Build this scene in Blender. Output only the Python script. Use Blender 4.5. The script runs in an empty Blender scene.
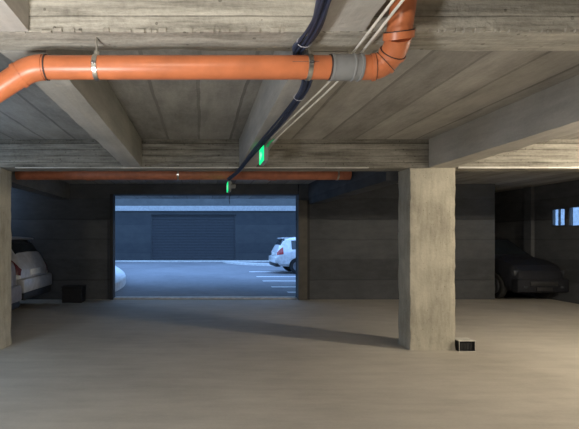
import bpy, bmesh, math, random
from mathutils import Vector, Matrix, noise
random.seed(7)
C = bpy.context.scene.collection
E = 1.52            # eye height
F = 420.0           # focal length in pixels (579 wide frame)
ZB = 2.47           # underside of beams
ZS = 2.86           # underside of slab
YW = 10.4           # rear wall with the exit opening

# ------------------------------------------------------------ materials
def nodes(name):
    m = bpy.data.materials.new(name); m.use_nodes = True
    nt = m.node_tree
    return m, nt, nt.nodes['Principled BSDF']

def plain(name, col, rough=.5, metal=0.0, spec=None, coat=0.0):
    m, nt, b = nodes(name)
    b.inputs['Base Color'].default_value = (*col, 1)
    b.inputs['Roughness'].default_value = rough
    b.inputs['Metallic'].default_value = metal
    if spec is not None: b.inputs['Specular IOR Level'].default_value = spec
    if coat: b.inputs['Coat Weight'].default_value = coat
    # faint dirt so no surface is perfectly uniform
    tc = nt.nodes.new('ShaderNodeTexCoord'); n = nt.nodes.new('ShaderNodeTexNoise')
    n.inputs['Scale'].default_value = 9; n.inputs['Detail'].default_value = 4
    r = nt.nodes.new('ShaderNodeValToRGB')
    r.color_ramp.elements[0].color = (*[c*.8 for c in col], 1); r.color_ramp.elements[0].position = .3
    r.color_ramp.elements[1].color = (*[min(1, c*1.08) for c in col], 1); r.color_ramp.elements[1].position = .65
    nt.links.new(tc.outputs['Object'], n.inputs['Vector'])
    nt.links.new(n.outputs['Fac'], r.inputs['Fac']); nt.links.new(r.outputs['Color'], b.inputs['Base Color'])
    return m

def emit(name, col, strength, base=None):
    m, nt, b = nodes(name)
    b.inputs['Base Color'].default_value = (*(base or col), 1)
    b.inputs['Emission Color'].default_value = (*col, 1)
    b.inputs['Emission Strength'].default_value = strength
    return m

def concrete(name, dark, light, board=None, width=.14, streak=(1, 1, 1), bump=.5, rough=.9, groove=.35, patch=1.2, pits=True, sw=.42):
    """board: axis index across which the formwork boards repeat; streak: noise scale per axis."""
    m, nt, b = nodes(name); N = nt.nodes; L = nt.links
    b.inputs['Roughness'].default_value = rough
    b.inputs['Specular IOR Level'].default_value = .2
    tc = N.new('ShaderNodeTexCoord')
    def noise_(scale, detail=6, stretch=None, rough_=.6):
        mp = N.new('ShaderNodeMapping'); mp.inputs['Scale'].default_value = stretch or (1, 1, 1)
        n = N.new('ShaderNodeTexNoise'); n.inputs['Scale'].default_value = scale; n.inputs['Detail'].default_value = detail
        n.inputs['Roughness'].default_value = rough_
        L.new(tc.outputs['Object'], mp.inputs['Vector']); L.new(mp.outputs['Vector'], n.inputs['Vector']); return n
    big = noise_(patch, 5); st = noise_(5, 7, streak, .7); fine = noise_(38, 4)
    def math_(op, a, c):
        x = N.new('ShaderNodeMath'); x.operation = op
        for i, v in enumerate((a, c)):
            if isinstance(v, (int, float)): x.inputs[i].default_value = v
            else: L.new(v, x.inputs[i])
        return x.outputs[0]
    s = math_('ADD', math_('MULTIPLY', big.outputs['Fac'], .87-sw), math_('MULTIPLY', st.outputs['Fac'], sw))
    s = math_('ADD', s, math_('MULTIPLY', fine.outputs['Fac'], .13))
    height = math_('ADD', math_('MULTIPLY', st.outputs['Fac'], .6), math_('MULTIPLY', fine.outputs['Fac'], .4))
    if board is not None:
        sep = N.new('ShaderNodeSeparateXYZ'); L.new(tc.outputs['Object'], sep.inputs[0])
        v = math_('DIVIDE', sep.outputs[board], width)
        wob = math_('ADD', v, math_('MULTIPLY', big.outputs['Fac'], .12))
        fr = math_('FRACT', wob, 0); idx = math_('FLOOR', wob, 0)
        line = math_('LESS_THAN', fr, .07)
        wn = N.new('ShaderNodeTexWhiteNoise'); wn.noise_dimensions = '1D'; L.new(idx, wn.inputs['W'])
        s = math_('ADD', s, math_('MULTIPLY', math_('SUBTRACT', wn.outputs['Value'], .5), .16))
        s = math_('SUBTRACT', s, math_('MULTIPLY', line, groove*.35))
        height = math_('SUBTRACT', height, math_('MULTIPLY', line, .8))
        height = math_('ADD', height, math_('MULTIPLY', wn.outputs['Value'], .5))
    if pits:
        vo = N.new('ShaderNodeTexVoronoi'); vo.inputs['Scale'].default_value = 14
        L.new(tc.outputs['Object'], vo.inputs['Vector'])
        pit = math_('LESS_THAN', vo.outputs['Distance'], .12)
        s = math_('SUBTRACT', s, math_('MULTIPLY', pit, .1)); height = math_('SUBTRACT', height, math_('MULTIPLY', pit, .5))
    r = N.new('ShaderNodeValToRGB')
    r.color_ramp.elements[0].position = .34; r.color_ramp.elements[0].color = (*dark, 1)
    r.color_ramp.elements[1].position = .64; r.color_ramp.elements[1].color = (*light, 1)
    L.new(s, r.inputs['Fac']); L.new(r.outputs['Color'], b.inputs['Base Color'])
    bp = N.new('ShaderNodeBump'); bp.inputs['Strength'].default_value = bump; bp.inputs['Distance'].default_value = .012
    L.new(height, bp.inputs['Height']); L.new(bp.outputs['Normal'], b.inputs['Normal'])
    return m

M = dict(
    beam=concrete('board_marked_concrete_across', (.13, .12, .10), (.62, .59, .51), 2, .085, (.30, 2.2, 3.6), 1.0, groove=.35, sw=.62),
    rib=concrete('board_marked_concrete_along', (.32, .31, .285), (.52, .50, .46), None, .1, (2.2, .3, 2.2), .5, pits=False),
    slab=concrete('slab_formwork_concrete', (.22, .212, .195), (.45, .435, .40), 0, .42, (1.6, .35, 1), .7, groove=.45, pits=False),
    column=concrete('column_concrete', (.27, .25, .20), (.55, .52, .43), None, .2, (2.6, 2.6, .45), .6, patch=2.2),
    beam_far=concrete('board_marked_concrete_darkened', (.09, .083, .068), (.42, .40, .345), 2, .085, (.30, 2.2, 3.6), 1.0, groove=.35, sw=.62),  # copy of the beam concrete, darkened to offset the strong light on it
    beam_dark=concrete('dark_grey_concrete', (.11, .11, .105), (.19, .188, .18), None, .5, (.5, .5, 1.6), .4, pits=False),  # darker, low-contrast concrete for the left rear girder
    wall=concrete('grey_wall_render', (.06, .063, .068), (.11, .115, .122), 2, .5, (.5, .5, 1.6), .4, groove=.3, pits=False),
    floor=concrete('dusty_floor_concrete', (.38, .35, .30), (.56, .52, .45), None, .2, (.22, 1.1, 1), .22, rough=.75, patch=.7, pits=False),
    lip=concrete('pale_mortar_lip', (.50, .48, .44), (.85, .83, .78), None, .1, (1.2, 1, 1), .6, pits=False),
    fin=concrete('mortar_fins', (.22, .20, .17), (.56, .53, .46), None, .1, (1.2, 1, 1), .6, pits=False),
    asphalt=concrete('asphalt', (.16, .16, .165), (.27, .27, .275), None, .1, (.7, 1.4, 1), .3, patch=.35, pits=False),
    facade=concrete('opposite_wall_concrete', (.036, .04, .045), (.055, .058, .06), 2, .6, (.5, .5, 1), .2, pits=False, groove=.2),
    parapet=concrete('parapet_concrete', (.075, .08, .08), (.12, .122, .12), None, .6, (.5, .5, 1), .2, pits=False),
    coping=plain('pale_coping', (.34, .345, .35), .7),
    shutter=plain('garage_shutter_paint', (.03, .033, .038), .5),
    whitewash=plain('whitewashed_wall', (.72, .72, .72), .8),
    kerb=plain('pale_kerb', (.6, .6, .58), .8),
    paint=plain('road_paint', (.8, .8, .78), .7),
    pipe=plain('orange_pvc', (.53, .165, .065), .38, spec=.5),
    pipe_old=plain('dusty_orange_pvc', (.50, .17, .085), .5),
    coupling=plain('grey_pvc', (.21, .215, .215), .4),
    steel=plain('zinc_steel', (.65, .64, .60), .28, 1.0),
    iron=plain('dark_iron', (.12, .12, .12), .5, .6),
    rubber=plain('seal_rubber', (.05, .03, .025), .7),
    print=plain('pipe_print_ink', (.18, .09, .07), .6),
    cable=plain('dark_blue_cable', (.022, .030, .060), .6),
    cable_grey=plain('grey_cable', (.06, .07, .11), .6),
    tie=plain('cable_tie', (.45, .45, .5), .5),
    conduit=plain('white_conduit', (.85, .82, .74), .45),
    green=emit('exit_sign_green', (.0, .75, .22), 1.6),
    pict=emit('exit_sign_white', (.35, .95, .5), 1.0),
    casing=plain('sign_casing', (.30, .31, .29), .5),
    frame=plain('window_frame_dark', (.05, .055, .06), .5),
    jamb=plain('jamb_metal', (.085, .075, .06), .6),
    jamb_d=plain('jamb_metal_dark', (.02, .02, .022), .6),
    white_car=plain('white_car_paint', (.78, .78, .78), .25, coat=.6),
    grey_car=plain('greyed_white_car_paint', (.46, .47, .50), .35, coat=.4),  # white paint with its tone lowered to mid grey
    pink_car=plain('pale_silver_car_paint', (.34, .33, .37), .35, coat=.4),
    dark_car=plain('dark_blue_car_paint', (.004, .005, .010), .75),
    car_glass=plain('car_glass', (.02, .025, .03), .08, spec=.6),
    tyre=plain('tyre', (.018, .018, .018), .8),
    rim=plain('wheel_rim', (.35, .36, .38), .35, .8),
    trimb=plain('black_plastic', (.02, .02, .022), .6),
    red=plain('tail_light_red', (.45, .03, .03), .2, coat=.5),
    red_dim=plain('tail_light_dark_red', (.14, .035, .05), .2, coat=.5),
    clear=plain('lamp_clear', (.75, .78, .8), .12, coat=.6),
    lamp_dim=plain('smoked_lamp', (.05, .055, .065), .25),
    plate=plain('number_plate', (.75, .75, .72), .5),
    boxb=plain('box_black', (.012, .012, .013), .5),
    boxw=plain('box_pale', (.62, .60, .54), .6),
    bin=plain('dark_bin', (.018, .018, .02), .7),
)
def glass_mat():
    m, nt, b = nodes('window_glass')
    b.inputs['Transmission Weight'].default_value = 1; b.inputs['Roughness'].default_value = .02
    b.inputs['IOR'].default_value = 1.1
    return m
M['glass'] = glass_mat()

# ------------------------------------------------------------ helpers
def link(name, bm, m, parent=None, smooth=False):
    me = bpy.data.meshes.new(name); bmesh.ops.recalc_face_normals(bm, faces=bm.faces)
    bm.to_mesh(me); bm.free()
    me.materials.append(M[m] if isinstance(m, str) else m)
    if smooth:
        for p in me.polygons: p.use_smooth = True
    o = bpy.data.objects.new(name, me); C.objects.link(o)
    if parent: o.parent = parent
    return o
def sharp(o, ang=40):
    me = o.data
    for p in me.polygons: p.use_smooth = True
    me.set_sharp_from_angle(angle=math.radians(ang))
    return o
def tag(o, label, cat, group=None):
    o['label'] = label; o['category'] = cat
    if group: o['group'] = group
    return o
def struct(name, bm, m, parent=None):
    o = link(name, bm, m, parent)
    if not parent: o['kind'] = 'structure'
    return o
def empty(name, loc, label, cat, group=None, rz=0):
    o = bpy.data.objects.new(name, None); C.objects.link(o); o.location = loc; o.rotation_euler[2] = rz
    o.empty_display_size = .2
    return tag(o, label, cat, group)
def box(bm, x0, x1, y0, y1, z0, z1, bev=0):
    t = bmesh.new()
    bmesh.ops.create_cube(t, size=1)
    for v in t.verts:
        v.co = Vector(((x0+x1)/2+v.co.x*(x1-x0), (y0+y1)/2+v.co.y*(y1-y0), (z0+z1)/2+v.co.z*(z1-z0)))
    if bev: bmesh.ops.bevel(t, geom=t.edges[:], offset=bev, segments=2, affect='EDGES', profile=.5)
    me = bpy.data.meshes.new('t'); t.to_mesh(me); t.free(); bm.from_mesh(me); bpy.data.meshes.remove(me)
    return bm
def B(*a, **k): return box(bmesh.new(), *a, **k)
def rough_box(x0, x1, y0, y1, z0, z1, amp=.008, step=.09, seed=0, bev=.012):
    """cast concrete member: subdivided, with uneven arrises"""
    bm = B(x0, x1, y0, y1, z0, z1)
    for ax, (a, b) in enumerate(((x0, x1), (y0, y1), (z0, z1))):
        n = max(1, min(90, int((b-a)/step)))
        for i in range(1, n):
            c = [0, 0, 0]; c[ax] = a+(b-a)*i/n; nn = [0, 0, 0]; nn[ax] = 1
            bmesh.ops.bisect_plane(bm, geom=bm.verts[:]+bm.edges[:]+bm.faces[:], plane_co=c, plane_no=nn)
    for v in bm.verts:
        on = sum((abs(v.co.x-x0) < 1e-4 or abs(v.co.x-x1) < 1e-4, abs(v.co.y-y0) < 1e-4 or abs(v.co.y-y1) < 1e-4,
                  abs(v.co.z-z0) < 1e-4 or abs(v.co.z-z1) < 1e-4))
        k = noise.noise_vector(v.co*4.3+Vector((seed, 0, 0)))*amp
        if on >= 2: k += noise.noise_vector(v.co*17+Vector((seed, 3, 0)))*amp*1.1
        if on >= 2:
            c = Vector(((x0+x1)/2, (y0+y1)/2, (z0+z1)/2)); d = c-v.co
            for i, s in enumerate((x1-x0, y1-y0, z1-z0)):
                if s > .9 and abs(abs(d[i])-s/2) > 1e-3: d[i] = 0
            if d.length > 0: k += d.normalized()*bev*(.5+abs(noise.noise(v.co*9)))
        if abs(v.co.z-z1) < 1e-4 or (abs(z0) < 1e-6 and abs(v.co.z) < 1e-6): k.z = 0
        v.co += k
    return bm
def tube(bm, pts, r, n=12, closed_ends=True, smooth_path=0):
    pts = [Vector(p) for p in pts]
    for _ in range(smooth_path):
        q = [pts[0]]
        for a, b in zip(pts, pts[1:]): q += [a.lerp(b, .25), a.lerp(b, .75)]
        pts = q+[pts[-1]]
    rs = r if isinstance(r, (list, tuple)) else [r]*len(pts)
    rings = []; up = None
    for i, p in enumerate(pts):
        d = (pts[min(i+1, len(pts)-1)]-pts[max(i-1, 0)]).normalized()
        if up is None:
            up = Vector((0, 0, 1)) if abs(d.z) < .9 else Vector((0, 1, 0))
        s = d.cross(up).normalized(); up = s.cross(d).normalized()
        rings.append([bm.verts.new(p+(s*math.cos(a)+up*math.sin(a))*rs[i]) for a in (2*math.pi*k/n for k in range(n))])
    for a, b in zip(rings, rings[1:]):
        for k in range(n): bm.faces.new((a[k], a[(k+1) % n], b[(k+1) % n], b[k]))
    if closed_ends:
        bm.faces.new(rings[0][::-1]); bm.faces.new(rings[-1])
    return bm
def lathe(bm, prof, axis='x', n=32, c=(0, 0, 0)):
    """prof: (radius, along) pairs"""
    rings = []
    for r, t in prof:
        ring = []
        for k in range(n):
            a = 2*math.pi*k/n
            p = {'x': (t, r*math.cos(a), r*math.sin(a)), 'y': (r*math.cos(a), t, r*math.sin(a)), 'z': (r*math.cos(a), r*math.sin(a), t)}[axis]
            ring.append(bm.verts.new(Vector(p)+Vector(c)))
        rings.append(ring)
    for a, b in zip(rings, rings[1:]):
        for k in range(n): bm.faces.new((a[k], a[(k+1) % n], b[(k+1) % n], b[k]))
    bm.faces.new(rings[0][::-1]); bm.faces.new(rings[-1])
    return bm
def prism(bm, pts, axis, a, b):
    """extrude a polygon (2D pts) along axis from a to b"""
    def P(p, t): return {'x': (t, p[0], p[1]), 'y': (p[0], t, p[1]), 'z': (p[0], p[1], t)}[axis]
    v0 = [bm.verts.new(P(p, a)) for p in pts]; v1 = [bm.verts.new(P(p, b)) for p in pts]
    bm.faces.new(v0); bm.faces.new(v1[::-1])
    for i in range(len(pts)):
        j = (i+1) % len(pts); bm.faces.new((v0[i], v1[i], v1[j], v0[j]))
    return bm
def at(px, py, y):      # world point seen at a pixel of the photo at distance y
    return Vector(((px-200)/F*y, y, E+(238-py)/F*y))

# ------------------------------------------------------------ the setting
XL, XR, YB = -8.6, 8.72, -4.0
struct('floor', B(XL-.2, 12, YB-.2, YW+.35, -.2, 0), 'floor')
struct('floor', B(7.0, 12, YW+.35, 14.4, -.2, 0), 'floor')
struct('ceiling', B(XL-.2, XR+.2, YB-.2, 14.4, ZS, ZS+.25), 'slab')
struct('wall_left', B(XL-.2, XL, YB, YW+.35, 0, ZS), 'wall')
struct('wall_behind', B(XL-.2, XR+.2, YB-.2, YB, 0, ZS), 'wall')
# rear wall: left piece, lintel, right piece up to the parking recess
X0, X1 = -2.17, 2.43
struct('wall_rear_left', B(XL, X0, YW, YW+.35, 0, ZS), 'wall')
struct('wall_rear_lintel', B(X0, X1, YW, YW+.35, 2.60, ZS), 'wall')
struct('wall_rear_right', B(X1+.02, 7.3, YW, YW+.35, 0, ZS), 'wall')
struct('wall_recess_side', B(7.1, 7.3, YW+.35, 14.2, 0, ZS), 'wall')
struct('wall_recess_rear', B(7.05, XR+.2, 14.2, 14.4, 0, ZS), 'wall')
# right wall with two small windows looking out
WZ0, WZ1 = 1.79, 2.26
wy = [(9.02, 9.95), (10.02, 10.44)]
wb = bmesh.new()
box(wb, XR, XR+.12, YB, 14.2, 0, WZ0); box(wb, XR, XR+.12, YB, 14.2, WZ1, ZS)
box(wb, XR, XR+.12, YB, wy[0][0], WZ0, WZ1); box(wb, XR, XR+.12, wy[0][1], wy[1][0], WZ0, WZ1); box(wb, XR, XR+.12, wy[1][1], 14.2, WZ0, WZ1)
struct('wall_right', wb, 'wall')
struct('trim_1', B(XR-.09, XR, 10.95, 11.2, 0, ZS), 'wall')
for i, (a, b) in enumerate(wy):
    w = empty('window_%d' % (i+1), (XR+.1, (a+b)/2, WZ0), '', 'window'); del w['label']; del w['category']; w['kind'] = 'structure'
    hw = (b-a)/2; H = WZ1-WZ0; t = .025 if i == 0 else .04
    f = bmesh.new()
    box(f, -.09, -.03, -hw, hw, 0, t); box(f, -.09, -.03, -hw, hw, H-t, H)
    box(f, -.09, -.03, -hw, -hw+t, t, H-t); box(f, -.09, -.03, hw-t, hw, t, H-t)
    if i: box(f, -.08, -.04, -.015, .015, t, H-t)
    link('window_frame', f, 'frame', w)
    link('pane', B(-.065, -.055, -hw+t, hw-t, t, H-t), 'glass', w)
# jambs of the exit opening
struct('trim_2', B(X1-.02, X1+.20, YW-.12, YW, 0, 2.45, bev=.01), 'jamb')
struct('trim_3', B(X1+.2, X1+.27, YW-.06, YW, 0, 2.45), 'jamb_d')
struct('trim_4', B(X0-.05, X0+.03, YW-.06, YW, 0, 2.60), 'jamb_d')
struct('trim_5', B(X0+.03, X1-.02, YW+.02, YW+.30, 0, .035, bev=.01), 'kerb')

# ------------------------------------------------------------ beams, ribs, columns
def member(name, bm, m, label, cat, group=None): return tag(link(name, bm, m), label, cat, group)
member('ceiling_beam', rough_box(-5, XR, 1.946, 2.15, ZB, ZS, .005, .08, 1), 'beam',
       'nearest concrete cross beam, rough and board-marked, right above the orange pipe', 'beam')
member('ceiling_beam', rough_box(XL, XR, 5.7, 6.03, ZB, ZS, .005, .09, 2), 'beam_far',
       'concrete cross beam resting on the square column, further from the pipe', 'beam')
member('ceiling_girder', rough_box(3.10, 3.42, YB, 5.7, ZB, ZS, .004, .12, 3), 'rib',
       'long concrete girder running forward from the lit square column, at upper right', 'beam')
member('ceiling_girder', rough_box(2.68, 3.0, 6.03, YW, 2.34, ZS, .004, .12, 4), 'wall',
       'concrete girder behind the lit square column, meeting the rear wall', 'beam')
member('ceiling_girder', rough_box(-3.55, -3.22, 6.03, YW, ZB, ZS, .004, .12, 5), 'beam_dark',
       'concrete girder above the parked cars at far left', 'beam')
for (a, b, lab) in ((-1.03, -.79, 'left of the pipe clamp'), (.53, .76, 'beside the white conduits')):
    member('ceiling_rib', rough_box(a, b, YB, 1.946, ZB+.004, ZS, .003, .12, 6), 'rib',
           'ceiling rib in front of the nearest cross beam, ' + ('at top left corner' if a < 0 else 'between dark cables and white conduits'), 'beam')
    member('ceiling_rib', rough_box(a, b, 2.15, 5.7, ZB+.004, ZS, .003, .12, 7), 'rib',
           'concrete ceiling rib beyond the orange pipe, ' + ('crossing the dark slab at left' if a < 0 else 'with the dark cables slung below it'), 'beam')
member('concrete_column', rough_box(2.84, 3.46, 5.68, 6.03, 0, ZB, .006, .07, 8, .014), 'column',
       'brightly lit square concrete column right of centre, casting a long floor shadow', 'column')
member('concrete_column', rough_box(-3.6, -2.70, 5.68, 6.03, 0, ZB, .006, .09, 9, .012), 'column',
       'dim concrete column at the left edge, in front of the parked cars', 'column')
# pale mortar lip along the lower front arris of the second beam
lp = bmesh.new(); rnd = random.Random(3)
x = -2.5
while x < XR-.2:
    w = rnd.uniform(.25, .8)
    if x+w > 2.75 and x < 3.5: x = 3.5; continue
    hgt = rnd.uniform(.010, .017) if x > 3 else rnd.uniform(.006, .010)
    box(lp, x, x+w*.995, 5.672, 5.70, ZB-hgt*.6, ZB+hgt, bev=.003); x += w
struct('trim_6', lp, 'lip')
# crumbly mortar fins left along the lower arris of the nearest beam
lp = bmesh.new(); x = -3.0
while x < 6:
    w = rnd.uniform(.008, .05)
    if rnd.random() < .62:
        a, h = rnd.uniform(.002, .007), rnd.uniform(.004, .016)
        box(lp, x, x+w, 1.946-a, 1.955, ZB+.006-rnd.uniform(0, .006), ZB+.006+h, bev=.0012)
    x += w+rnd.uniform(0, .02)
struct('trim_20', lp, 'fin')

# ------------------------------------------------------------ the orange pipe
YP = 2.0; ZP = at(0, 67.5, YP).z; R = .0545
def px(x, y=YP): return (x-200)/F*y
orange = empty('drain_pipe', (0, YP, ZP), 'thick bright orange plastic pipe running across the ceiling with grey coupling', 'pipe')
def loc(o, root):
    for v in o.data.vertices: v.co -= root.location
    return o
def part(name, bm, m, root, ang=40): return loc(sharp(link(name, bm, m, root), ang), root)
b_ = tube(bmesh.new(), [(px(44), YP, ZP), (px(340), YP, ZP)], R, 40); part('pipe_run', b_, 'pipe', orange)
# left elbow, 32 degrees down
ca = math.radians(-33); pl = []
cx, cz = px(44), ZP; rad = .20
for k in range(9):
    t = ca*k/8; pl.append((cx+rad*math.sin(t), YP, ZP-rad*(1-math.cos(t))))
d = Vector((-math.cos(ca), 0, math.sin(ca))); end = Vector(pl[-1])
part('elbow', tube(bmesh.new(), pl+[end+d*.005], R+.004, 40), 'pipe', orange)
part('socket', tube(bmesh.new(), [end-d*.0, end+d*.02], R+.007, 40), 'pipe', orange)
part('pipe_run', tube(bmesh.new(), [end, end+d*1.1], R, 40), 'pipe', orange)
part('seal_ring', tube(bmesh.new(), [(px(46.2), YP, ZP), (px(47.6), YP, ZP)], R+.0048, 40), 'rubber', orange)
# grey coupling
cp = bmesh.new(); xa, xb = px(330), px(361)
lathe(cp, [(R+.001, xa), (R+.007, xa+.001), (R+.008, xa+.012), (R+.006, xa+.014), (R+.006, px(351)), (R+.009, px(351.6)), (R+.009, px(353)), (R+.005, px(353.6)), (R+.005, xb-.014), (R+.009, xb-.012), (R+.009, xb-.001), (R, xb)], 'x', 40, (0, YP, ZP))
part('coupling', cp, 'coupling', orange)
part('seal_ring', tube(bmesh.new(), [(px(328.6), YP, ZP), (px(330), YP, ZP)], R+.004, 40), 'rubber', orange)
# right bend: two 45 degree elbows curving up and a little forward
cen = []
p0 = Vector((xb-.02, YP, ZP)); p1 = Vector((px(372), YP, ZP)); p2 = at(392, 58.5, 1.95); p3 = at(398.5, 38, 1.89); p4 = at(401, 15, 1.84); p5 = at(404, -60, 1.82)
q = [p0, p1, p2, p3]
path = [p0, p1, at(381, 66, 1.99), at(390, 57.5, 1.965), at(396, 47, 1.925), at(398.6, 36, 1.885)]
part('elbow', tube(bmesh.new(), path, R+.002, 40, smooth_path=2), 'pipe', orange)
def ringat(name, pa, pb, r, m): return part(name, tube(bmesh.new(), [pa, pb], r, 40), m, orange)
for (a, b, t, r) in ((p1, at(381, 66, 1.99), .15, .0085), (at(381, 66, 1.99), at(390, 57.5, 1.965), .35, .008), (at(390, 57.5, 1.965), at(396, 47, 1.925), .35, .008)):
    c = a.lerp(b, t); u = (b-a).normalized(); ringat('socket', c-u*.007, c+u*.007, R+r, 'pipe')
    ringat('seal_ring', c+u*.007, c+u*.010, R+r-.002, 'rubber')
u = (at(400, 15, 1.85)-at(398.6, 36, 1.885)).normalized(); c = at(398.6, 36, 1.885)
ringat('socket', c-u*.012, c+u*.018, R+.011, 'pipe')
ringat('seal_ring', c+u*.018, c+u*.022, R+.008, 'rubber')
part('pipe_run', tube(bmesh.new(), [c, at(402, 12, 1.85), at(408, -30, 1.82), Vector((at(410, -30, 1.82).x+.005, 1.82, ZS))], R-.001, 40), 'pipe', orange)
# printed line on the pipe
ink = bmesh.new()
for xp, w in ((290, 26),):
    box(ink, px(xp), px(xp+w), YP-R-.0006, YP-R+.001, ZP+.004, ZP+.0065)
for i in range(0): box(ink, px(152+i*2), px(153.2+i*2), YP-R-.0006, YP-R+.001, ZP-.001, ZP+.005)
part('printed_line', ink, 'print', orange)
def clamp(xp, label):
    X = px(xp); r = empty('pipe_clamp', (X, YP, ZP), label, 'clamp', None)
    bd = bmesh.new()
    prof = []
    n = 40; w = .0115
    for rr, s in ((R+.0025, -w), (R+.005, -w*.8), (R+.005, w*.8), (R+.0025, w)): prof.append((rr, s))
    lathe(bd, prof, 'x', n, (0, 0, 0)); sharp(link('band', bd, 'steel', r))
    sc = bmesh.new(); box(sc, -.010, .010, -R-.016, -R-.002, -.004, .004, bev=.002); tube(sc, [(0, -R-.02, 0), (0, -R, 0)], .006, 6)
    link('screw', sc, 'iron', r)
    nt_ = lathe(bmesh.new(), [(.013, R+.001), (.013, R+.022)], 'z', 6); link('nut', nt_, 'steel', r)
    rd = bmesh.new(); tube(rd, [(0, 0, R+.004), (0, 0, ZB-ZP+.004)], .0045, 10); link('rod', rd, 'steel', r)
    return r
clamp(96.5, 'metal pipe clamp on the left half of the orange pipe, hung by a thin rod')
clamp(308.5, 'shiny metal pipe clamp on the orange pipe next to the grey coupling')

# old pipe behind the second beam
YO = 7.4; ZO = at(0, 174.5, YO).z; Ro = .095
old = empty('drain_pipe', (-4.2, YO, ZO), 'dull orange pipe running across behind the second cross beam', 'pipe')
part('pipe_run', tube(bmesh.new(), [(-7.5, YO, ZO), (2.64, YO, ZO)], Ro, 28), 'pipe_old', old)
for X in (-5.2, -2.0, 1.2):
    part('socket', tube(bmesh.new(), [(X, YO, ZO), (X+.14, YO, ZO)], Ro+.012, 28), 'pipe_old', old)
for X in (-3.7, -.4, 2.4):
    hb = bmesh.new(); tube(hb, [(X, YO, ZO), (X+.03, YO, ZO)], Ro+.006, 28); tube(hb, [(X+.015, YO, ZO+Ro), (X+.015, YO, ZS)], .006, 8)
    part('hanger', hb, 'steel', old)

# ------------------------------------------------------------ cables, conduits
ZC = ZB-.042
def cp_(xp, yp, z=ZC):
    y = (z-E)*F/(238-yp); return Vector(((xp-200)/F*y, y, z))
cpath = [cp_(345, -70), cp_(325, 0), cp_(317, 24), cp_(305, 42), cp_(298.5, 48), cp_(298.5, 56), cp_(307, 72), cp_(309, 82), cp_(299, 98), cp_(282, 120), cp_(261, 144), cp_(247, 160), cp_(238, 172, ZB-.05), cp_(229, 179, ZB-.05)]
fine_path = []
pp = cpath[:]
for _ in range(2):
    q = [pp[0]]
    for a, b in zip(pp, pp[1:]): q += [a.lerp(b, .25), a.lerp(b, .75)]
    pp = q+[pp[-1]]
bundle = empty('cable_bundle', (0, 0, 0), 'bundle of dark cables slung under the ceiling, crossing above the orange pipe', 'cables')
offs = [(-.023, .004), (-.012, .013), (.002, -.003), (.014, .012), (.024, .002), (-.010, -.010), (.012, -.012), (-.024, -.006)]
for i, (a, b) in enumerate(offs):
    pts = []
    for k, p in enumerate(pp):
        nn = min(k+1, len(pp)-1); pv = max(k-1, 0)
        d = (pp[nn]-pp[pv]).normalized(); s = d.cross(Vector((0, 0, 1))).normalized()
        w = 1+.25*math.sin(k*.5+i*2)
        pts.append(p+s*a*w+Vector((0, 0, b)))
    o = sharp(link('cable', tube(bmesh.new(), pts, .0078, 8), 'cable' if i % 4 else 'cable_grey', bundle), 60)
for i, k in enumerate((14, 20, 26, 33)):
    p = pp[k]; d = (pp[k+1]-pp[k-1]).normalized()
    tb = bmesh.new()
    s = d.cross(Vector((0, 0, 1))).normalized(); ring = []
    for t in range(17):
        a = 2*math.pi*t/16; ring.append(p+s*.036*math.cos(a)+Vector((0, 0, 1))*.024*math.sin(a))
    tube(tb, ring, .0022, 6)
    link('cable_tie', tb, 'tie', bundle)
for i, o_ in enumerate((0, 1)):
    z = ZB-.030
    P = [(457, -70), (403, 0), (362, 52), (341, 79), (305, 112), (281, 134), (273, 142)] if i == 0 else [(447, -70), (393.5, 0), (353.5, 52), (333, 79), (300, 110), (278, 131), (271, 138)]
    pts = [cp_(a, b, z) for a, b in P]
    o = link('conduit', tube(bmesh.new(), pts, .0062, 12, smooth_path=2), 'conduit'); sharp(o, 60)
    tag(o, 'white conduit running along the ceiling to the green sign, ' + ('right one of the pair' if i == 0 else 'left one, nearer the dark cables'), 'conduit', 'white ceiling conduits')
    for k, t in enumerate((.55, 3.1)):
        a = pts[int(t)].lerp(pts[int(t)+1], t-int(t))
        if 1.96 < a.y < 2.14 or not (a.x < .76): continue

# ------------------------------------------------------------ exit signs
def exit_sign(X, Y, z, L, H, T, label, drop=.015):
    r = empty('exit_sign', (X, Y, z), label, 'sign', None)
    link('casing', B(0, T, 0, L, 0, H, bev=.006), 'casing', r)
    link('face', B(-.006, .0, .010, L-.010, .008, H-.008), 'green', r)
    pc = bmesh.new()      # running figure, doorway and arrow
    def rect(y0, y1, z0, z1): box(pc, -.0075, -.006, y0, y1, z0, z1)
    rect(L*.62, L*.78, H*.28, H*.75)
    prism(pc, [(L*.30, H*.5), (L*.44, H*.68), (L*.44, H*.56), (L*.56, H*.56), (L*.56, H*.44), (L*.44, H*.44), (L*.44, H*.32)], 'x', -.0075, -.006)
    link('pictogram', pc, 'pict', r)
    for t_ in (.25, .75): link('bracket', tube(bmesh.new(), [(T/2, L*t_, H), (T/2, L*t_, H+drop)], .008, 8), 'iron', r)
    return r
exit_sign(.640, 4.20, 2.292, .30, .17, .042, 'lit green exit sign hanging under the rib at the end of the white conduits')
s2 = exit_sign(.47, 7.0, 2.30, .30, .17, .05, 'small dim green exit sign further back, hanging in front of the dull orange pipe', .10)
gb = bmesh.new(); box(gb, .05, .13, .05, .12, .06, .12, bev=.008); link('junction_box', gb, 'casing', s2)
hw = bmesh.new(); tube(hw, [(.03, .1, .0), (.045, .1, -.05), (.02, .1, -.11), (.035, .1, -.2)], .006, 8, smooth_path=2); link('hanging_wire', hw, 'trimb', s2)
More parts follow.
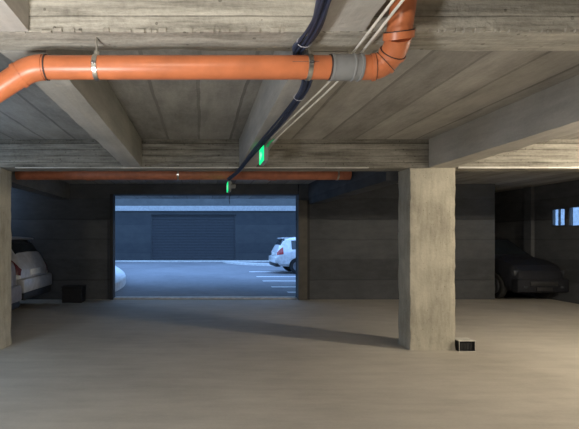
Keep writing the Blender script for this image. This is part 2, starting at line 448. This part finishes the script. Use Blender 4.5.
# conduit tails at the sign, its green glow put into their colour
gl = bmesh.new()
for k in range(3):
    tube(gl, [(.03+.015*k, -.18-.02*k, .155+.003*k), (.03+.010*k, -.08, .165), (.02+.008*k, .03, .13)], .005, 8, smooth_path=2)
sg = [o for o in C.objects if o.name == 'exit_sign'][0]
link('lead', gl, plain('lead_green_glow', (.04, .75, .28), .4), sg)

# ------------------------------------------------------------ small things
bx = empty('bait_box', (3.575, 5.62, 0), 'small black box with pale lid standing at the foot of the lit column', 'box')
q = bmesh.new(); box(q, -.105, .105, .0, .012, .0, .012); box(q, -.105, -.095, 0, .16, 0, .135, bev=.003); box(q, .095, .105, 0, .16, 0, .135, bev=.003); box(q, -.105, .105, .15, .16, 0, .135)
box(q, -.105, .105, 0, .16, 0, .010)
link('body', q, 'boxb', bx)
q = bmesh.new(); box(q, -.095, .095, .02, .15, .01, .12, bev=.01); link('bait_tray', q, 'bin', bx)
for k in range(5): pass
q = bmesh.new()
for k in range(4): box(q, -.07+k*.04, -.055+k*.04, .012, .02, .02, .10)
link('grille', q, 'trimb', bx)
q = bmesh.new(); box(q, -.112, .112, -.006, .166, .135, .150, bev=.004); link('lid', q, 'boxw', bx)
q = bmesh.new(); box(q, -.109, -.105, -.006, .0, .0, .14); box(q, .105, .109, -.006, 0, 0, .14); box(q, -.114, .114, -.006, .0, .0, .008); link('rim', q, 'boxw', bx)
bn = empty('storage_crate', (-3.0, 10.0, 0), 'low dark crate on the floor against the wall left of the exit', 'crate')
q = bmesh.new(); box(q, -.23, .23, -.18, .18, 0, .36, bev=.012); 
for k in range(3): box(q, -.24, .24, -.19, .19, .07+k*.11, .09+k*.11, bev=.003)
link('body', q, 'bin', bn)
q = bmesh.new(); box(q, -.245, .245, -.195, .195, .36, .385, bev=.008); link('lid', q, 'trimb', bn)

# ------------------------------------------------------------ cars
def lerp(a, b, t): return a+(b-a)*t
def interp(tab, x):
    for p, q in zip(tab, tab[1:]):
        if (p[0]-x)*(q[0]-x) <= 0:
            t = 0 if p[0] == q[0] else (x-p[0])/(q[0]-p[0]); return [lerp(u, v, t) for u, v in zip(p[1:], q[1:])]
    return list((tab[0] if abs(x-tab[0][0]) < abs(x-tab[-1][0]) else tab[-1])[1:])
# x (0 rear .. -L front), z bottom, z belt, z top, half width, roof half width
HATCH = [(0, .42, .86, .90, .72, .66), (-.05, .36, .90, .99, .82, .68), (-.12, .33, .93, 1.16, .86, .66), (-.30, .32, .96, 1.44, .875, .62), (-.42, .31, .97, 1.515, .88, .61), (-.9, .25, .98, 1.56, .89, .62),
         (-1.8, .22, .97, 1.57, .89, .63), (-2.35, .22, .97, 1.50, .89, .61), (-2.75, .22, .97, 1.26, .885, .66), (-3.1, .22, .96, 1.04, .88, .74), (-3.6, .24, .90, .97, .86, .74), (-3.95, .27, .80, .87, .82, .70), (-4.12, .32, .68, .74, .72, .62), (-4.2, .38, .56, .60, .62, .54)]
SEDAN = [(0, .34, .94, 1.00, .72, .66), (-.05, .30, .98, 1.08, .82, .70), (-.14, .28, 1.0, 1.13, .85, .72), (-.45, .27, 1.0, 1.15, .86, .72), (-.75, .24, .98, 1.18, .865, .66), (-1.15, .22, .96, 1.40, .87, .58), (-1.5, .22, .95, 1.46, .87, .58),
         (-2.3, .22, .94, 1.45, .87, .59), (-2.7, .22, .94, 1.34, .87, .60), (-3.15, .22, .93, 1.0, .865, .72), (-3.8, .24, .86, .92, .84, .72), (-4.15, .28, .76, .81, .78, .66), (-4.3, .34, .58, .62, .66, .56)]
def cross(tab, x):
    zb, zt, zr, w, wr = interp(tab, x)
    return [(w*.88, zb), (w*.985, zb+.10), (w, lerp(zb, zt, .5)), (w*.985, lerp(zb, zt, .85)), (w*.95, zt), (lerp(w*.95, wr, .9), lerp(zt, zr, .85)), (wr*.86, lerp(zt, zr, .985)), (wr*.5, zr), (0, zr+.008)]
def surf(tab, x, v):
    c = cross(tab, x); i = min(int(v), len(c)-2); t = v-i
    return Vector((x, lerp(c[i][0], c[i+1][0], t), lerp(c[i][1], c[i+1][1], t)))
def patch_(bm, tab, xs, vs, side=1, off=.006, mirror=False, thick=.01):
    """strip of the body surface lifted slightly: a window pane or trim with thickness"""
    g = []
    for x_ in xs:
        row = []
        for v in vs:
            p = surf(tab, x_, v)
            a = surf(tab, x_+.01, v)-surf(tab, x_-.01, v); b = surf(tab, x_, min(v+.02, 7.99))-surf(tab, x_, max(v-.02, 0))
            n = a.cross(b).normalized() if a.cross(b).length > 0 else Vector((0, 0, 1))
            if n.dot(Vector((0, p.y, p.z-.8))) < 0: n = -n
            p = p+n*off; p.y *= side; nn = Vector((n.x, n.y*side, n.z))
            row.append((bm.verts.new(p), bm.verts.new(p-nn*thick)))
        g.append(row)
    n, m = len(g), len(g[0])
    for i in range(n-1):
        for j in range(m-1):
            for k in (0, 1): bm.faces.new((g[i][j][k], g[i+1][j][k], g[i+1][j+1][k], g[i][j+1][k]))
    for i in range(n-1):
        for j in (0, m-1): bm.faces.new((g[i][j][0], g[i+1][j][0], g[i+1][j][1], g[i][j][1]))
    for j in range(m-1):
        for i in (0, n-1): bm.faces.new((g[i][j][0], g[i][j+1][0], g[i][j+1][1], g[i][j][1]))
    return bm
def make_car(name, tab, loc_, rz, paint, label, wheels, windows, scale=(1, 1, 1), rear=None, front=None):
    root = empty(name, loc_, label, 'car', None, rz)
    Lc = -tab[-1][0]
    bm = bmesh.new(); st = []
    xs = sorted(set([round(-Lc*i/70, 4) for i in range(71)]+[t[0] for t in tab]), reverse=True)
    for x_ in xs:
        c = cross(tab, x_); st.append([bm.verts.new((x_, y, z)) for y, z in c]+[bm.verts.new((x_, -y, z)) for y, z in c[-2::-1]])
    for a, b in zip(st, st[1:]):
        for j in range(len(a)-1): bm.faces.new((a[j], a[j+1], b[j+1], b[j]))
        bm.faces.new((a[-1], a[0], b[0], b[-1]))
    bm.faces.new(st[0]); bm.faces.new(st[-1][::-1])
    body = link('body', bm, paint)
    cut = bmesh.new()
    for wx in wheels:
        for s in (-1, 1): lathe(cut, [(.37, s*.60), (.37, s*1.1)], 'y', 40, (wx, 0, .33))
    co = link('cut', cut, 'tyre'); co_mesh = co.data
    md = body.modifiers.new('b', 'BOOLEAN'); md.object = co; md.operation = 'DIFFERENCE'; md.solver = 'EXACT'
    bpy.context.view_layer.update()
    me = bpy.data.meshes.new_from_object(body.evaluated_get(bpy.context.evaluated_depsgraph_get()))
    body.modifiers.clear(); body.data = me; bpy.data.objects.remove(co)
    body.parent = root; body.scale = scale; sharp(body, 32)
    def P(nm, bm_, m, par=None, ang=35):
        o = link(nm, bm_, m, root)
        if par is None: o.scale = scale
        sharp(o, ang); return o
    for kind, x_a, x_b, va, vb in windows:
        n = 8; xs_ = [lerp(x_a, x_b, i/n) for i in range(n+1)]; vs_ = [lerp(va, vb, i/6) for i in range(7)]
        if kind == 'side':
            for s in (-1, 1): P('side_window', patch_(bmesh.new(), tab, xs_, vs_, s), 'car_glass')
        else:
            w = bmesh.new(); patch_(w, tab, xs_, vs_, 1); patch_(w, tab, xs_, vs_, -1)
            P(kind, w, 'car_glass')
    for wx in wheels:
        for s in (-1, 1):
            y0, y1 = .68*s, .875*s
            t = bmesh.new(); mid = (y0+y1)/2; hw_ = abs(y1-y0)/2
            lathe(t, [(.19, mid-hw_*.8), (.30, mid-hw_), (.325, mid-hw_*.75), (.33, mid), (.325, mid+hw_*.75), (.30, mid+hw_), (.19, mid+hw_*.8)], 'y', 40, (wx, 0, .33))
            wh = P('wheel', t, 'tyre')
            r_ = bmesh.new(); yo = y1+.004*s
            lathe(r_, [(.20, yo-.03*s), (.205, yo), (.185, yo+.004*s), (.175, yo-.02*s)], 'y', 32, (wx, 0, .33))
            lathe(r_, [(.045, yo-.03*s), (.045, yo+.003*s), (.03, yo+.008*s)], 'y', 16, (wx, 0, .33))
            for k in range(5):
                a = 2*math.pi*k/5+.3; u = Vector((math.cos(a), 0, math.sin(a))); w_ = Vector((-math.sin(a), 0, math.cos(a)))*.022
                c0 = Vector((wx, yo-.022*s, .33)); vs = []
                for dy in (0, .022*s):
                    for e, f in ((.03, 1), (.19, 1.3), (.19, -1.3), (.03, -1)): vs.append(r_.verts.new(c0+u*e+w_*f+Vector((0, dy, 0))))
                for f in ((0, 1, 2, 3), (7, 6, 5, 4), (0, 4, 5, 1), (1, 5, 6, 2), (2, 6, 7, 3), (3, 7, 4, 0)): r_.faces.new([vs[i] for i in f])
            ro = link('rim', r_, 'rim', wh)
    # sills, mirrors, handles
    for s in (-1, 1):
        P('sill', B(wheels[1]+.42, wheels[0]-.42, .84*s-.04, .84*s+.035, .22, .36, bev=.02), 'trimb')
        mx = wheels[1]+1.02
        P('wing_mirror', B(mx-.07, mx+.07, s*.93-.05, s*.93+.05, .98, 1.12, bev=.035), paint)
        for hx in (wheels[0]-.55-.0, wheels[0]-1.45): P('door_handle', B(hx-.08, hx+.08, s*.875-.015, s*.875+.03, .86, .89, bev=.008), paint)
    return root, P

# rear pieces shared by the two white hatchbacks
def hatch_rear(P, paint):
    for s in (-1, 1):
        t = bmesh.new(); patch_(t, HATCH, [-.015, -.05, -.09, -.14, -.20, -.26], [2.9, 3.3, 3.7, 4.0, 4.5], s, .014, thick=.03); P('tail_light', t, 'red' if paint == 'white_car' else 'red_dim')
        t = bmesh.new(); patch_(t, HATCH, [-.015, -.06, -.12], [2.45, 2.65, 2.85], s, .014, thick=.03); P('reverse_light', t, 'clear')
    q_ = bmesh.new(); prism(q_, [(-.40, 1.49), (-.27, 1.485), (-.24, 1.50), (-.27, 1.525), (-.55, 1.55)], 'y', -.56, .56); P('spoiler', q_, paint)
    q_ = B(-.16, .10, -.82, .82, .44, .72, bev=.05); P('bumper', q_, paint)
    q_ = B(-.16, .075, -.78, .78, .30, .46, bev=.03); P('lower_bumper', q_, 'trimb')
    q_ = B(-.02, .022, -.26, .26, .76, .88, bev=.004); P('number_plate', q_, 'plate')
HW = [('side', -.62, -1.30, 4.12, 4.9), ('side', -1.38, -2.35, 4.12, 4.9), ('rear_window', -.16, -.36, 5.3, 8.0), ('windscreen', -2.45, -3.0, 5.3, 8.0)]
r1, P1 = make_car('parked_car', HATCH, (3.26, 18.55, 0), math.pi, 'white_car', 'white hatchback parked outside beyond the exit, rear end towards the opening', (-.86, -3.42), HW)
hatch_rear(P1, 'white_car')
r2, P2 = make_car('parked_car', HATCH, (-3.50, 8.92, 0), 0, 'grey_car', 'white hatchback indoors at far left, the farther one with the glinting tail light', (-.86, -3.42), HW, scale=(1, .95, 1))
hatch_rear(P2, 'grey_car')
SW = [('side', -1.15, -1.75, 4.15, 4.9), ('side', -1.82, -2.65, 4.15, 4.9), ('rear_window', -.80, -1.12, 5.3, 8.0), ('windscreen', -2.75, -3.1, 5.3, 8.0)]
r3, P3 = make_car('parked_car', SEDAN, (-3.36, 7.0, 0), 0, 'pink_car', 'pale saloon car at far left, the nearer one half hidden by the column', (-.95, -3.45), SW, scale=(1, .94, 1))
for s in (-1, 1):
    t = bmesh.new(); patch_(t, SEDAN, [-.015, -.06, -.12, -.2], [3.0, 3.4, 3.8, 4.1], s, .012, thick=.03); P3('tail_light', t, 'red_dim')
P3('bumper', B(-.14, .09, -.80, .80, .36, .66, bev=.05), 'pink_car'); P3('lower_bumper', B(-.14, .06, -.76, .76, .24, .38, bev=.03), 'trimb')
P3('number_plate', B(-.02, .02, -.26, .26, .74, .86, bev=.004), 'plate')
# dark car in the recess, front towards the camera
DARK = [(-4.05+4.05-x_[0]*0+x_[0]*.905,)+x_[1:] for x_ in HATCH]
r4, P4 = make_car('parked_car', DARK, (8.02, 9.82+3.80, 0), math.pi/2, 'dark_car', 'dark car parked in the unlit right-hand corner below the small windows', (-.80, -3.08),
                  [('side', -.60, -1.2, 4.12, 4.9), ('side', -1.27, -2.1, 4.12, 4.9), ('rear_window', -.16, -.34, 5.3, 8.0), ('windscreen', -2.2, -2.72, 5.3, 8.0)], scale=(1, .76, 1))
for s in (-1, 1):
    P4('headlight', B(-3.70, -3.50, s*.66-.13, s*.66+.13, .62, .76, bev=.03), 'lamp_dim')
    P4('fog_light', B(-3.84, -3.78, s*.56-.05, s*.56+.05, .34, .40, bev=.01), 'lamp_dim')
P4('bumper', B(-3.83, -3.6, -.80, .80, .24, .56, bev=.05), 'dark_car')
P4('grille', B(-3.85, -3.82, -.42, .42, .40, .50, bev=.01), 'trimb')
P4('number_plate', B(-3.86, -3.83, -.24, .24, .28, .37, bev=.003), 'trimb')

# ------------------------------------------------------------ outside
G = 0.0
struct('ground_yard', B(-16, 26, YW+.35, 26.6, -.2, G), 'asphalt')
# shallow asphalt apron rising at left: pale kerb curve
YF = 26.6; ztop = at(0, 206, YF).z
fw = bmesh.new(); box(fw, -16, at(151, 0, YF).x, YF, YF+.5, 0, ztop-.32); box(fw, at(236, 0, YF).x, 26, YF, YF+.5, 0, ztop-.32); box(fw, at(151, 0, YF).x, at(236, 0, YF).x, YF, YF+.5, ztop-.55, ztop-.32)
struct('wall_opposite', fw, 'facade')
struct('wall_window_backdrop', B(15.5, 15.9, 11, 25.5, 0, 6), 'whitewash')  # pale wall added so the small windows show bright
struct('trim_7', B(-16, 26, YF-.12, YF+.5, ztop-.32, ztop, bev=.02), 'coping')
struct('wall_parapet', B(-16, 26, YF+.5, YF+.9, 0, ztop+1.9), 'parapet')
sh = empty('roller_shutter', (at(151, 0, YF).x, YF+.15, 0), 'wide dark roller shutter in the wall across the yard', 'garage door')
sw = at(236, 0, YF).x-at(151, 0, YF).x
q = bmesh.new(); n = 30; Hh = ztop-.55
prof = []
for i in range(n): prof += [(0, Hh*i/n), (-.03, Hh*(i+.35)/n), (-.03, Hh*(i+.65)/n)]
prof += [(0, Hh), (.06, Hh), (.06, 0)]
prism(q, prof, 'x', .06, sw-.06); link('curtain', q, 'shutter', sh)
for t_ in (0, sw-.06): link('guide_rail', B(t_, t_+.06, -.05, .08, 0, Hh), 'frame', sh)
struct('trim_8', B(-16, 26, YF-.25, YF, 0, .10, bev=.02), 'kerb')
for i, (D, w) in enumerate(((18.9, .26), (16.5, .22), (14.85, .20), (13.05, .18), (11.75, .26))):
    struct('trim_%d' % (9+i), B(2.22 if i < 4 else 2.45, 7.4, D-w/2, D+w/2, .0, .004), 'paint')
# pale kerb sweeping round at the left of the yard
kp = [(-2.80, 10.95), (-2.56, 11.9), (-2.54, 13.0), (-2.70, 14.4), (-3.2, 16.6), (-4.1, 19.5), (-5.0, 23), (-5.8, 26.2)]
def kerb(pts, w, h0):
    bm = bmesh.new(); sm = [Vector((a, b, 0)) for a, b in pts]
    for _ in range(2):
        q_ = [sm[0]]
        for a, b in zip(sm, sm[1:]): q_ += [a.lerp(b, .25), a.lerp(b, .75)]
        sm = q_+[sm[-1]]
    rows = []
    for i, p in enumerate(sm):
        d = (sm[min(i+1, len(sm)-1)]-sm[max(i-1, 0)]).normalized(); s = Vector((-d.y, d.x, 0))
        rows.append([bm.verts.new(p+s*a+Vector((0, 0, z))) for a, z in ((-w/2, 0), (-w/2+.01, h0*.9), (-w/2+.04, h0), (w/2, h0), (w/2, 0))])
    for a, b in zip(rows, rows[1:]):
        for j in range(4): bm.faces.new((a[j], a[j+1], b[j+1], b[j]))
    bm.faces.new(rows[0]); bm.faces.new(rows[-1][::-1])
    return bm
tag(link('kerb', kerb(kp, .36, .24), 'kerb'), 'pale curved kerb at the left side of the yard outside', 'kerb')
tag(link('kerb', kerb([(1.6, 25.6), (2.1, 24.4), (3.2, 23.2), (4.6, 22.6)], .35, .12), 'kerb'), 'short pale kerb behind the white hatchback outside, across the yard', 'kerb')

# ------------------------------------------------------------ light
def area(name, loc_, size, power, col, rot=(0, 0, 0), sy=None):
    l = bpy.data.lights.new(name, 'AREA'); l.energy = power; l.color = col; l.size = size
    if sy: l.shape = 'RECTANGLE'; l.size_y = sy
    o = bpy.data.objects.new(name, l); C.objects.link(o); o.location = loc_; o.rotation_euler = rot; return o
def point(name, loc_, r, power, col):
    l = bpy.data.lights.new(name, 'POINT'); l.energy = power; l.color = col; l.shadow_soft_size = r
    o = bpy.data.objects.new(name, l); C.objects.link(o); o.location = loc_; return o
WARM = (1, .84, .62)
point('lamp_centre', (-.30, -.3, 2.38), .06, 68, (1, .91, .78))
point('fill_low', (-.9, .75, 1.4), .12, 120, (1, .98, .96))  # low fill added to brighten soffits and slab, no fitting here
point('lamp_right', (7.0, 3.55, 2.66), .05, 440, (1, .88, .70))
point('fill_right_front', (5.3, 4.45, 2.2), .06, 38, (1, .87, .70))  # extra fill, placed so its column shadow falls with the main one
point('fill_right_near', (3.8, 2.7, 2.1), .08, 48, (1, .87, .72))  # fill added to brighten the near right floor
point('fill_left', (-3.3, 3.7, 1.9), .25, 52, (.45, .68, 1))  # unseen cool fill added for the left slab and ribs
point('fill_left_rear', (-5.2, 9.9, 2.35), .15, 16, (.45, .66, 1))  # cool fill added to lift the dark bay around the cars

w = bpy.data.worlds.new('World'); bpy.context.scene.world = w; w.use_nodes = True
nt = w.node_tree; bg = nt.nodes['Background']
tc = nt.nodes.new('ShaderNodeTexCoord'); sp = nt.nodes.new('ShaderNodeSeparateXYZ'); rp = nt.nodes.new('ShaderNodeValToRGB')
nt.links.new(tc.outputs['Generated'], sp.inputs[0]); nt.links.new(sp.outputs['Z'], rp.inputs['Fac']); nt.links.new(rp.outputs['Color'], bg.inputs['Color'])
rp.color_ramp.elements[0].color = (.32, .58, 1.0, 1); rp.color_ramp.elements[1].color = (.24, .47, 1.0, 1)
bg.inputs['Strength'].default_value = 3.1

# ------------------------------------------------------------ camera
cd = bpy.data.cameras.new('camera'); cam = bpy.data.objects.new('camera', cd); C.objects.link(cam)
cam.location = (0, 0, E); cam.rotation_euler = (math.pi/2, 0, 0)
cd.sensor_width = 36; cd.lens = F/579*36; cd.shift_x = (289.5-200)/579; cd.shift_y = (238-214.5)/579; cd.clip_start = .02
sc = bpy.context.scene; sc.camera = cam
sc.view_settings.view_transform = 'Standard'; sc.view_settings.look = 'None'; sc.view_settings.gamma = 1
sc.view_settings.use_curve_mapping = False; sc.view_settings.exposure = 0
